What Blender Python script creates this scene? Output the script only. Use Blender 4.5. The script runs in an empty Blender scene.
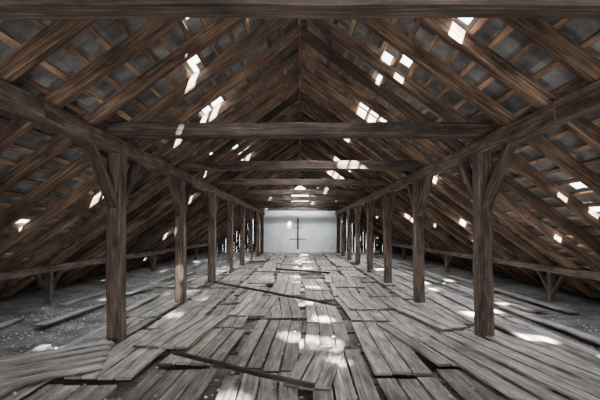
import bpy, math, random
from mathutils import Vector, Matrix
random.seed(11)
R=random
SC=bpy.context.scene.collection

# ------------------------------------------------------------ mesh builder
class MB:
    def __init__(s): s.v=[];s.f=[];s.uv=[];s.t=[]
    def quad(s,idx,uvs,t):
        s.f.append(idx); s.uv.append(uvs); s.t.append(t)
    def beam(s,p0,p1,w,h,up=Vector((0,0,1)),jit=0.006,seg=0.5,ch=0.012,tint=None,bow=0.0):
        p0=Vector(p0);p1=Vector(p1);d=p1-p0;L=d.length;d.normalize()
        up=Vector(up); side=d.cross(up)
        if side.length<1e-4: side=d.cross(Vector((1,0,0)))
        side.normalize(); u=side.cross(d).normalized()
        n=max(1,int(L/seg)); t=tint if tint is not None else R.uniform(.7,1.25)
        a,b=w/2,h/2
        prof=[(-a+ch,-b),(a-ch,-b),(a,-b+ch),(a,b-ch),(a-ch,b),(-a+ch,b),(-a,b-ch),(-a,-b+ch)]
        per=[0]
        for i in range(8):
            q=prof[i];r=prof[(i+1)%8];per.append(per[-1]+math.hypot(q[0]-r[0],q[1]-r[1]))
        base=len(s.v);ou=R.uniform(0,50);ov=R.uniform(0,50)
        for i in range(n+1):
            k=i/n;c=p0+d*(L*k)
            c=c+u*(bow*math.sin(math.pi*k))+side*(R.uniform(-1,1)*jit)+u*(R.uniform(-1,1)*jit)
            sc=1+R.uniform(-1,1)*jit*2
            for x,y in prof: s.v.append(c+side*(x*sc)+u*(y*sc))
        for i in range(n):
            for j in range(8):
                j2=(j+1)%8
                A=base+i*8+j;B=base+i*8+j2;C=B+8;D=A+8
                u0=ou+L*i/n;u1=ou+L*(i+1)/n;v0=ov+per[j];v1=ov+per[j+1]
                s.quad((A,D,C,B),[(u0,v0),(u1,v0),(u1,v1),(u0,v1)],t)
        for k,rev in ((0,False),(n,True)):
            idx=[base+k*8+j for j in range(8)]
            uvs=[(ou+prof[j][0]*.1,ov+prof[j][1]) for j in range(8)]
            if rev: idx=idx[::-1];uvs=uvs[::-1]
            s.quad(tuple(idx[::-1]),uvs[::-1],t*.8)
    def poly(s,pts,uvs=None,t=1.0):
        b=len(s.v); s.v+= [Vector(p) for p in pts]
        s.quad(tuple(range(b,b+len(pts))), uvs or [(p[0]+p[1],p[2]) for p in pts], t)
    def obj(s,name,mat,loc=None,smooth=False):
        me=bpy.data.meshes.new(name)
        off=Vector(loc) if loc else Vector((0,0,0))
        me.from_pydata([tuple(v-off) for v in s.v],[],s.f)
        me.uv_layers.new(name="UVMap")
        me.color_attributes.new(name="tint",type='FLOAT_COLOR',domain='CORNER')
        us=[];cs=[]
        for fi,f in enumerate(s.f):
            t=s.t[fi]
            for k in range(len(f)):
                us+=[s.uv[fi][k][0],s.uv[fi][k][1]]; cs+=[t,t,t,1.0]
        me.uv_layers["UVMap"].data.foreach_set("uv",us)
        me.color_attributes["tint"].data.foreach_set("color",cs)
        me.materials.append(mat)
        if smooth:
            for p in me.polygons:p.use_smooth=True
        me.update()
        o=bpy.data.objects.new(name,me);o.location=off;SC.objects.link(o);return o

# ------------------------------------------------------------ materials
def newmat(name):
    m=bpy.data.materials.new(name);m.use_nodes=True
    nt=m.node_tree;nt.nodes.clear()
    out=nt.nodes.new('ShaderNodeOutputMaterial');b=nt.nodes.new('ShaderNodeBsdfPrincipled')
    nt.links.new(b.outputs[0],out.inputs[0]);return m,nt,b
def ramp(nt,stops):
    r=nt.nodes.new('ShaderNodeValToRGB');e=r.color_ramp.elements
    e[0].position=stops[0][0];e[0].color=(*stops[0][1],1)
    e[1].position=stops[-1][0];e[1].color=(*stops[-1][1],1)
    for p,c in stops[1:-1]:
        x=e.new(p);x.color=(*c,1)
    return r
def noise(nt,vec,scale,detail=5,rough=.6):
    n=nt.nodes.new('ShaderNodeTexNoise');n.inputs['Scale'].default_value=scale
    n.inputs['Detail'].default_value=detail;n.inputs['Roughness'].default_value=rough
    if vec: nt.links.new(vec,n.inputs['Vector'])
    return n
def mul(nt,a,b,fac=1.0,mode='MULTIPLY'):
    m=nt.nodes.new('ShaderNodeMix');m.data_type='RGBA';m.blend_type=mode
    m.inputs[0].default_value=fac
    nt.links.new(a,m.inputs[6]);nt.links.new(b,m.inputs[7]);return m.outputs[2]
def wood(name,dark,mid,light,gx=1.5,gy=45,rough=.75,bump=.5,stain=.6):
    m,nt,b=newmat(name)
    uv=nt.nodes.new('ShaderNodeUVMap');uv.uv_map="UVMap"
    mp=nt.nodes.new('ShaderNodeMapping');mp.inputs['Scale'].default_value=(gx,gy,1)
    nt.links.new(uv.outputs[0],mp.inputs[0])
    n=noise(nt,mp.outputs[0],1.0,7,.65);n.inputs['Distortion'].default_value=.5
    r=ramp(nt,[(.28,dark),(.5,mid),(.72,light)]);nt.links.new(n.outputs[0],r.inputs[0])
    mp2=nt.nodes.new('ShaderNodeMapping');mp2.inputs['Scale'].default_value=(1.4,5,1)
    nt.links.new(uv.outputs[0],mp2.inputs[0])
    n2=noise(nt,mp2.outputs[0],1.3,5,.65)
    r2=ramp(nt,[(.36,(1-stain,)*3),(.6,(1.2,)*3)]);nt.links.new(n2.outputs[0],r2.inputs[0])
    c=mul(nt,r.outputs[0],r2.outputs[0])
    at=nt.nodes.new('ShaderNodeVertexColor');at.layer_name="tint"
    c=mul(nt,c,at.outputs[0])
    nt.links.new(c,b.inputs['Base Color']);b.inputs['Roughness'].default_value=rough
    b.inputs['Specular IOR Level'].default_value=.35
    bp=nt.nodes.new('ShaderNodeBump');bp.inputs['Strength'].default_value=bump;bp.inputs['Distance'].default_value=.01
    nt.links.new(n.outputs[0],bp.inputs['Height']);nt.links.new(bp.outputs[0],b.inputs['Normal'])
    return m
M_timber=wood('timber_grey_brown',(.017,.012,.0095),(.092,.067,.053),(.23,.18,.146),stain=.7,bump=.8)
M_rafter=wood('rafter_brown',(.020,.012,.008),(.125,.078,.052),(.35,.24,.165),stain=.7,bump=.8)
M_batten=wood('batten_warm',(.15,.082,.050),(.42,.27,.17),(.64,.47,.33),bump=.2)
M_floorb=wood('floorboard_weathered',(.035,.030,.026),(.28,.254,.232),(.62,.575,.53),gx=1.2,gy=38,rough=.42,bump=.7,stain=.72)
M_dark=wood('dark_board',(.008,.006,.005),(.03,.024,.02),(.06,.05,.04))
M_pole=wood('dark_pole',(.015,.009,.006),(.045,.03,.022),(.10,.07,.05))

def m_tiles():
    m,nt,b=newmat('roof_tile_grey')
    tc=nt.nodes.new('ShaderNodeTexCoord')
    n=noise(nt,tc.outputs['Object'],3,5);r=ramp(nt,[(.3,(.09,.088,.088)),(.7,(.40,.395,.395))])
    nt.links.new(n.outputs[0],r.inputs[0])
    at=nt.nodes.new('ShaderNodeVertexColor');at.layer_name="tint"
    c=mul(nt,r.outputs[0],at.outputs[0]);nt.links.new(c,b.inputs['Base Color'])
    b.inputs['Roughness'].default_value=.7
    return m
M_tile=m_tiles()
def m_gravel():
    m,nt,b=newmat('gravel_dirt')
    tc=nt.nodes.new('ShaderNodeTexCoord')
    n=noise(nt,tc.outputs['Object'],28,8,.75)
    n2=noise(nt,tc.outputs['Object'],1.6,4)
    vo=nt.nodes.new('ShaderNodeTexVoronoi');vo.inputs['Scale'].default_value=30
    nt.links.new(tc.outputs['Object'],vo.inputs['Vector'])
    r=ramp(nt,[(.35,(.05,.044,.040)),(.52,(.19,.172,.16)),(.7,(.52,.49,.46))])
    nt.links.new(n.outputs[0],r.inputs[0])
    r2=ramp(nt,[(.35,(.4,.4,.4)),(.65,(1.2,1.2,1.2))]);nt.links.new(n2.outputs[0],r2.inputs[0])
    c=mul(nt,r.outputs[0],r2.outputs[0])
    c=mul(nt,c,vo.outputs['Color'],.25)
    hs=nt.nodes.new('ShaderNodeHueSaturation');hs.inputs['Saturation'].default_value=.5
    nt.links.new(c,hs.inputs['Color'])
    nt.links.new(hs.outputs[0],b.inputs['Base Color']);b.inputs['Roughness'].default_value=.95
    bp=nt.nodes.new('ShaderNodeBump');bp.inputs['Strength'].default_value=1;bp.inputs['Distance'].default_value=.05
    nt.links.new(n.outputs[0],bp.inputs['Height']);nt.links.new(bp.outputs[0],b.inputs['Normal'])
    return m
M_gravel=m_gravel()
def m_plaster():
    m,nt,b=newmat('white_plaster')
    tc=nt.nodes.new('ShaderNodeTexCoord')
    n=noise(nt,tc.outputs['Object'],1.2,6)
    r=ramp(nt,[(.3,(.62,.63,.66)),(.6,(.82,.84,.87))])
    nt.links.new(n.outputs[0],r.inputs[0]);nt.links.new(r.outputs[0],b.inputs['Base Color'])
    b.inputs['Roughness'].default_value=.9
    return m
M_plaster=m_plaster()
def m_plain(name,col,rough=.8):
    m,nt,b=newmat(name)
    tc=nt.nodes.new('ShaderNodeTexCoord')
    n=noise(nt,tc.outputs['Object'],9,4)
    r=ramp(nt,[(.3,tuple(c*.6 for c in col)),(.7,col)])
    nt.links.new(n.outputs[0],r.inputs[0]);nt.links.new(r.outputs[0],b.inputs['Base Color'])
    b.inputs['Roughness'].default_value=rough;return m
M_stone=m_plain('rubble_chip',(.52,.50,.46))
M_iron=m_plain('dark_iron',(.04,.037,.037))

# ------------------------------------------------------------ dimensions
K=0.724; TH=math.atan(K); CT=math.cos(TH); ST=math.sin(TH)
Y0,Y1=-3.0,29.0
PX=2.63
RU=4.80
RD=0.16
RC=RU+RD/2/CT
RB=RU+(RD+.02)/CT
RT=RU+(RD+.045)/CT
XE=6.85
frames=[-.6,2.42]+[5.72+3.12*k for k in range(8)]

for y in frames:
    if y>28.3 or y<0: continue
    for sg in (-1,1):
        mb=MB(); x=sg*PX
        mb.beam((x,y,-.02),(x+R.uniform(-.03,.03),y,2.69),.21,.21,up=(0,1,0),jit=.007,ch=.022,tint=R.uniform(.9,1.25))
        for dy in (-1,1):
            mb.beam((x,y+dy*.05,1.92),(x,y+dy*.78,2.74),.10,.14,up=(1,0,0),jit=.004,tint=R.uniform(.8,1.1))
        mb.obj('timber_post',M_timber,loc=(x,y,0))
for sg in (-1,1):
    mb=MB()
    ys=[Y0,4.0,10.4,16.7,23,Y1]
    for a,b in zip(ys[:-1],ys[1:]):
        mb.beam((sg*PX,a-.02,2.79),(sg*PX,b+.02,2.79),.19,.22,jit=.009,ch=.022,tint=R.uniform(1.2,1.5))
    mb.obj('purlin_beam',M_timber,loc=(sg*PX,0,2.79))
for y in frames:
    if y>28.6 or y<0: continue
    mb=MB()
    mb.beam((-PX-.12,y,3.02),(PX+.12,y,3.02),.20,.20,jit=.008,ch=.022,tint=R.uniform(.7,1.0))
    mb.obj('tie_beam',M_timber,loc=(0,y,3.02))
y=Y0+.3
while y<Y1-.05:
    mb=MB();jy=R.uniform(-.03,.03)
    for sg in (-1,1):
        nrm=Vector((sg*ST,0,CT))
        p0=Vector((sg*.0,y+jy+sg*.0,RC)); p1=Vector((sg*XE,y+jy+R.uniform(-.05,.05),RC-K*XE))
        mb.beam(p0,p1,.12,RD,up=nrm,jit=.006,ch=.014,tint=R.uniform(.5,1.5))
    mb.obj('rafter_pair',M_rafter,loc=(0,y,RC))
    y+=.78
mb=MB();mb.beam((0,Y0,RU-.02),(0,Y1,RU-.02),.05,.16,tint=1.0);mb.obj('ridge_beam',M_rafter,loc=(0,0,RU))

# battens
mb=MB();PITCH=.27
rows=int(XE/CT/PITCH)
for sg in (-1,1):
    for r in range(rows+1):
        s=.10+r*PITCH+R.uniform(-.015,.015)
        x=sg*s*CT; z=RB-s*ST
        y=Y0
        while y<Y1:
            L=min(R.uniform(3,5),Y1-y)
            mb.beam((x,y,z+R.uniform(-.004,.004)),(x+R.uniform(-.015,.015),y+L,z),.065,.036,up=Vector((sg*ST,0,CT)),jit=.003,ch=.004,seg=1.0,tint=R.uniform(.45,1.4))
            y+=L
mb.obj('roof_battens',M_batten,loc=(0,0,RB))

# ---------------------------------------------------------- tiles & holes
F=400.;CX=300.;HY=230.;CZ=1.6
def roof_pt(px,py):
    u=(px-CX)/F;v=(HY-py)/F
    Y=(RT-CZ)/(v+K*abs(u)); return (u*Y,Y)
holes=[]
for px,py,a,b in [(188,65,.12,.13),(212,102,.13,.25),(246,152,.13,.25),(237,145,.12,.14),
                  (361,113,.12,.13),(392,57,.12,.13),(435,172,.12,.14),(470,219,.13,.3),
                  (592,213,.12,.2),(413,214,.12,.3),(202,226,.12,.3),(165,231,.12,.3),(265,178,.13,.2)]:
    x,y=roof_pt(px,py);holes.append((x,y,a,b))
SUN=Vector((.34,-.85,1.0))
def sun_hole(X,Y,a,b):
    for sg in (1,-1):
        t=(RT-K*sg*X)/(SUN.z+K*sg*SUN.x)
        x=X+SUN.x*t
        if x*sg>=0:
            y=Y+SUN.y*t
            k=round((y-(Y0+.3))/.78-.5); y=Y0+.3+.78*(k+.5)+.06
            holes.append((x,y,a,b));return
for X,Y,a,b in [(-3.35,5.5,.2,.26),(3.3,5.6,.2,.26),(3.1,7.7,.14,.26),(.2,4.7,.25,.26),(.15,5.4,.25,.26),(.3,6.9,.12,.26),(.2,8.9,.14,.26),
                (.1,11.5,.25,.26),(-.2,13.6,.14,.26),(.1,16.5,.25,.4),(.1,20,.3,.6),(-3.3,10.4,.12,.2),(3.5,10.3,.12,.26),(4.6,12.4,.12,.3),
                (-4.2,14,.12,.3),(.3,25,.3,.7),(.0,22.5,.3,.5),(4.3,8.6,.12,.2),(-4.4,9,.12,.2)]:
    sun_hole(X,Y,a,b)
mb=MB();TW=.25
ncol=int((Y1-Y0)/TW)
for sg in (-1,1):
    nrm=Vector((sg*ST,0,CT));dn=Vector((sg*CT,0,-ST))
    for r in range(-1,rows+1):
        for c in range(ncol):
            s0=max(0,.03+r*PITCH);s1=.05+(r+1)*PITCH+.07
            y=Y0+c*TW
            sx=sg*(s0+s1)/2*CT; yc=y+TW/2
            hit=False
            for hx,hy,a,b in holes:
                if abs(sx-hx)<a and abs(yc-hy)<b: hit=True;break
            if hit: continue
            if R.random()<.0003: continue
            if R.random()<.009: s1-=.148+R.uniform(0,.02)
            dz=R.uniform(-.002,.002);t=R.uniform(.55,1.3);b=len(mb.v);N=4
            for k in range(N+1):
                w=.016*math.sin(math.pi*k/N) 
                yy=y-.012+(TW+.024)*k/N
                for s,o in ((s0,0),(s1,.012)):
                    mb.v.append(Vector((0,yy,RT))+dn*s+nrm*(o+w+dz))
            for k in range(N):
                mb.quad((b+2*k,b+2*k+1,b+2*k+3,b+2*k+2),[(0,0)]*4,t)
y=Y0
while y<Y1:
    b=len(mb.v)
    for k in range(6):
        a=math.pi*(.0+k/5)
        for yy in (y-.03,y+.42):
            mb.v.append(Vector((.16*math.cos(a),yy,RT-.07+.14*math.sin(a))))
    for k in range(5):
        mb.quad((b+2*k,b+2*k+1,b+2*k+3,b+2*k+2),[(0,0)]*4,.8)
    y+=.4
mb.obj('ceiling',M_tile,loc=(0,0,RT))

# ---------------------------------------------------------- low wall plates & short studs
for sg in (-1,1):
    x=sg*5.55
    mb=MB()
    for a,b in zip([Y0,3,9,15,21],[3,9,15,21,Y1]):
        mb.beam((x,a-.02,.74),(x,b+.02,.74),.13,.15,jit=.008,tint=R.uniform(1.1,1.4))
    mb.obj('low_purlin_beam',M_timber,loc=(x,0,.74))
    for y in frames:
        if y<0 or y>28.6: continue
        mb=MB()
        mb.beam((x,y,-.05),(x,y,.68),.13,.13,up=(0,1,0))
        for dy in (-1,1):
            mb.beam((x,y+dy*.05,.22),(x,y+dy*.45,.68),.07,.09,up=(1,0,0))
        mb.obj('short_stud_post',M_timber,loc=(x,y,0))

# ---------------------------------------------------------- floor
mb=MB();NX,NY=60,130
for j in range(NY+1):
    for i in range(NX+1):
        x=-7.1+14.2*i/NX;y=Y0+(Y1-Y0)*j/NY
        side=max(0,min(1,(abs(x)-2.7)/1.0))
        z=-.07+side*(.06+.03*math.sin(x*2.1+y*.9)*math.cos(y*1.3-x)) + R.uniform(-.012,.012)*side + max(0,abs(x)-5.4)*.08
        mb.v.append(Vector((x,y,z)))
for j in range(NY):
    for i in range(NX):
        a=j*(NX+1)+i
        mb.quad((a,a+1,a+NX+2,a+NX+1),[(0,0)]*4,1)
mb.obj('floor',M_gravel)

mb=MB()
def plank(cx,cy,L,w,rot,z,th=.028,tint=None,tilt=0,warp=0):
    d=Vector((math.sin(rot),math.cos(rot),tilt))
    mb.beam(Vector((cx,cy,z))-d*L/2,Vector((cx,cy,z))+d*L/2,w,th,jit=.0022,seg=.6,ch=.004,tint=tint if tint else R.uniform(.55,1.25),bow=warp)
def panel(cx,cy,W,L,rot,z,tint=1):
    n=max(2,int(round(W/.19)));w=W/n
    c,s=math.cos(rot),math.sin(rot)
    for i in range(n):
        o=(i+.5)*w-W/2; l=R.uniform(-.03,.03)
        plank(cx+o*c+l*s,cy-o*s+l*c,L+R.uniform(-.05,.05),w-R.uniform(.014,.03),rot+R.uniform(-.006,.006),z+R.uniform(-.004,.006),tint=tint*R.uniform(.7,1.2),warp=R.uniform(-.006,.01))
cols=[(-2.95,.75),(-2.15,.8),(-1.3,.82),(-.42,.85),(.42,.72),(1.15,.72),(1.95,.8),(2.8,.8)]
for cx,W in cols:
    y=1.6+R.uniform(-.8,0)
    while y<28.2:
        L=min(R.choice([1.5,1.8,2.1,2.6]),28.8-y)
        pr=(.0 if y<7 else .10) if abs(cx)<2.5 else (.1 if y<6 else .3)
        if R.random()>=pr:
            panel(cx+R.uniform(-.05,.05),y+L/2,W-.07,L-R.uniform(.08,.22),R.gauss(0,.028)-.0,-.01+R.uniform(0,.03),tint=R.uniform(.65,1.3))
        y+=L
for k in range(30):
    yy=Y0+1.05*k
    mb.beam((-3.3,yy,-.06),(3.3,yy,-.06),.12,.05,tint=.3)
for cx,cy,W,L,rot in [(-1.75,6.2,.75,1.9,.10),(1.75,5.6,.7,2.1,-.16),(-.9,8.2,.7,2.0,.06),(1.25,8.7,.7,1.9,-.05),
                      (.2,4.6,.5,1.4,.2),(1.4,11.8,.8,2.2,.06),(-1.2,12.5,.8,2,-.08),(2.25,7.1,.5,1.8,-.2)]:
    panel(cx,cy,W,L,rot,.055+R.uniform(0,.01),tint=R.uniform(1.0,1.3))
for i in range(11):
    cx=2.75+.24*i
    y=3.1+R.uniform(-.6,.6)+i*.12
    while y<25:
        L=R.uniform(2.6,4.2)
        if R.random()>(.12+.03*i): plank(cx+R.uniform(-.05,.05),y+L/2,L,.2,R.gauss(0,.025),.03+R.uniform(0,.03),tint=R.uniform(.7,1.3))
        y+=L+R.uniform(0,.2)
for i in range(6):
    plank(1.9+i*.23,4.3+i*.12,2.6,.19,-.18+R.uniform(-.04,.04),.085+R.uniform(0,.02),tint=R.uniform(.8,1.3))
for i in range(34):
    plank(R.uniform(-5.0,-2.8),R.uniform(3,26),R.uniform(1.2,3),R.uniform(.14,.2),R.gauss(0,.10),.04+R.uniform(0,.03),tint=R.uniform(.6,1.1))
for i in range(5):
    plank(-2.75-.07*i,4.1+.22*i,1.3,.17,.9+R.uniform(-.06,.06),.07+.004*i,tint=R.uniform(.7,1.1))
for i in range(12):
    plank(R.uniform(-2.6,2.6),R.uniform(6,24),R.uniform(.5,1.8),R.uniform(.08,.18),R.gauss(0,.35),.085+R.uniform(0,.02),tint=R.uniform(.4,1.2))
mb.obj('floorboards',M_floorb)

def loose(p0,p1,w,h,name='loose_batten'):
    m=MB();m.beam(p0,p1,w,h,jit=.006,ch=.008,tint=1);c=(Vector(p0)+Vector(p1))/2;m.obj(name,M_pole,loc=c)
loose((-1.5,4.75,.145),(.12,3.72,.145),.05,.045)
loose((-2.4,11.2,.145),(.68,7.8,.145),.06,.05)
loose((-.9,15.0,.145),(1.0,13.6,.145),.07,.06)

mb=MB()
for i in range(3000):
    sd=R.random()
    x=R.uniform(-5.3,5.3) if sd<.6 else R.uniform(-5.3,-2.7)
    y=3+25*R.random()**1.5
    r=R.uniform(.008,.026);z=(.0 if abs(x)>2.8 else .04)+R.uniform(0,.03)
    if R.random()<.03:r*=1.9
    b=len(mb.v)
    for dx,dy,dz in ((1,0,0),(0,1,0),(-1,0,0),(0,-1,0),(0,0,1),(0,0,-1)):
        mb.v.append(Vector((x+dx*r*R.uniform(.6,1.6),y+dy*r*R.uniform(.6,1.6),z+dz*r*R.uniform(.3,.8))))
    for f in ((0,1,4),(1,2,4),(2,3,4),(3,0,4),(1,0,5),(2,1,5),(3,2,5),(0,3,5)):
        mb.quad((b+f[0],b+f[1],b+f[2]),[(0,0)]*3,1)
mb.obj('rubble_chips',M_stone)

# ---------------------------------------------------------- far gable wall (small loft opening near the peak)
mb=MB();yw=Y1-.02
def prism(out):
    f=[(x,yw-.15,z) for x,z in out];g=[(x,yw+.05,z) for x,z in out];n=len(out)
    mb.poly(f);mb.poly(g[::-1])
    for i in range(n):
        j=(i+1)%n;mb.poly([f[j],f[i],g[i],g[j]])
prism([(-3.15,-.1),(3.15,-.1),(3.15,2.2),(2.7,2.95),(1.45,3.4),(-1.45,3.4),(-2.7,2.95),(-3.15,2.2)])
prism([(.6,3.4),(1.45,3.4),(1.2,4.05),(.6,4.5)])
prism([(-1.45,3.4),(-.6,3.4),(-.6,4.5),(-1.2,4.05)])
mb.obj('wall_back',M_plaster)
mb=MB();x=-7.0
while x<7.0:
    w=.2;xc=x+w/2;top=RT-K*max(0,abs(xc)-.0)+.05
    if abs(xc)<.6: mb.beam((xc,yw+.1,-.1),(xc,yw+.1,3.4),w-.004,.03,up=(0,1,0))
    elif top>-.05:
        mb.beam((xc,yw+.1,-.1),(xc,yw+.1,top),w-.004,.03,up=(0,1,0),tint=R.uniform(.7,1.3))
    x+=w
mb.obj('wall_back_boarding',M_dark)
mb=MB();mb.beam((0,yw,3.4),(0,yw,4.85),.05,.06,up=(0,1,0));mb.beam((-.6,yw-.05,3.42),(.6,yw-.05,3.42),.1,.06)
mb.obj('window_1',M_dark)
mb=MB();mb.beam((-.15,yw-.22,.2),(-.15,yw-.22,2.45),.12,.05,up=(0,1,0));mb.beam((-.75,yw-.22,.95),(.45,yw-.22,.95),.09,.05);mb.beam((-.5,yw-.22,1.75),(.2,yw-.22,1.75),.06,.05)
mb.obj('wall_cross',M_iron)
mb=MB();x=-7.0
while x<7.0:
    w=.2;xc=x+w/2;top=RT-K*abs(xc)+.05
    bot=2.3 if abs(xc)<1.0 else -.1  # invented opening behind the camera, added to let light in
    if top>bot: mb.beam((xc,Y0,bot),(xc,Y0,top),w-.002,.03,up=(0,1,0))
    x+=w
mb.obj('wall_front',M_dark)

# ---------------------------------------------------------- light
w=bpy.data.worlds.new('sky');bpy.context.scene.world=w;w.use_nodes=True
nt=w.node_tree;bg=nt.nodes['Background'];bg.inputs[0].default_value=(.88,.94,1,1);bg.inputs[1].default_value=10
L=bpy.data.lights.new('sun','SUN');L.energy=300;L.angle=math.radians(3.2);L.color=(1,.98,.95)
o=bpy.data.objects.new('sun',L);SC.objects.link(o);o.rotation_euler=SUN.to_track_quat('Z','Y').to_euler();o.location=(3,-5,12)
for i,(y,e) in enumerate([(4.3,260),(7.4,600),(10.5,860),(13.6,1050),(16.6,1150),(19.8,1150),(22.9,980),(26,560)]):  # added fill spots under the ridge to brighten the floor, no real skylights
    L=bpy.data.lights.new('ridge_fill_spot','SPOT');L.energy=e;L.spot_size=math.radians(125);L.spot_blend=1;L.shadow_soft_size=.14;L.color=(1,.98,.955)
    o=bpy.data.objects.new('ridge_fill_spot',L);SC.objects.link(o);o.location=(R.uniform(-.3,.3),y,4.45)
for sg in (-1,1):
    for y in (5.0,7.3,10.4,13.5,17,20,23):  # added fill spots over the side floors, not real fittings
        L=bpy.data.lights.new('side_fill_spot','SPOT');L.energy=(170 if sg>0 else 130)*(.35 if y<6 else 1);L.spot_size=math.radians(160);L.spot_blend=1;L.shadow_soft_size=.08;L.color=(.86,.93,1)
        o=bpy.data.objects.new('side_fill_spot',L);SC.objects.link(o);o.location=(sg*3.9,y,1.85)
L=bpy.data.lights.new('gable_fill_spot','SPOT');L.energy=900;L.spot_size=math.radians(95);L.spot_blend=.9;L.shadow_soft_size=.1;L.color=(.9,.95,1)  # added fill spot that brightens the far wall
o=bpy.data.objects.new('gable_fill_spot',L);SC.objects.link(o);o.location=(0,25.9,3.9)
o.rotation_euler=Vector((0,-3,1.3)).to_track_quat('Z','Y').to_euler()
L=bpy.data.lights.new('rear_fill_area','AREA');L.shape='RECTANGLE';L.size=1.9;L.size_y=2.2;L.energy=260;L.color=(1,.95,.9)  # added fill lamp behind the camera, set in the invented opening
o=bpy.data.objects.new('rear_fill_area',L);SC.objects.link(o);o.location=(0,Y0+.1,1.2);o.rotation_euler=(math.radians(90),0,0)

# ---------------------------------------------------------- camera
cam=bpy.data.cameras.new('camera');co=bpy.data.objects.new('camera',cam);SC.objects.link(co)
co.location=(0,0,1.6);co.rotation_euler=(math.radians(90),0,0)
cam.sensor_width=36;cam.lens=24;cam.shift_y=.05;cam.clip_start=.05
bpy.context.scene.camera=co
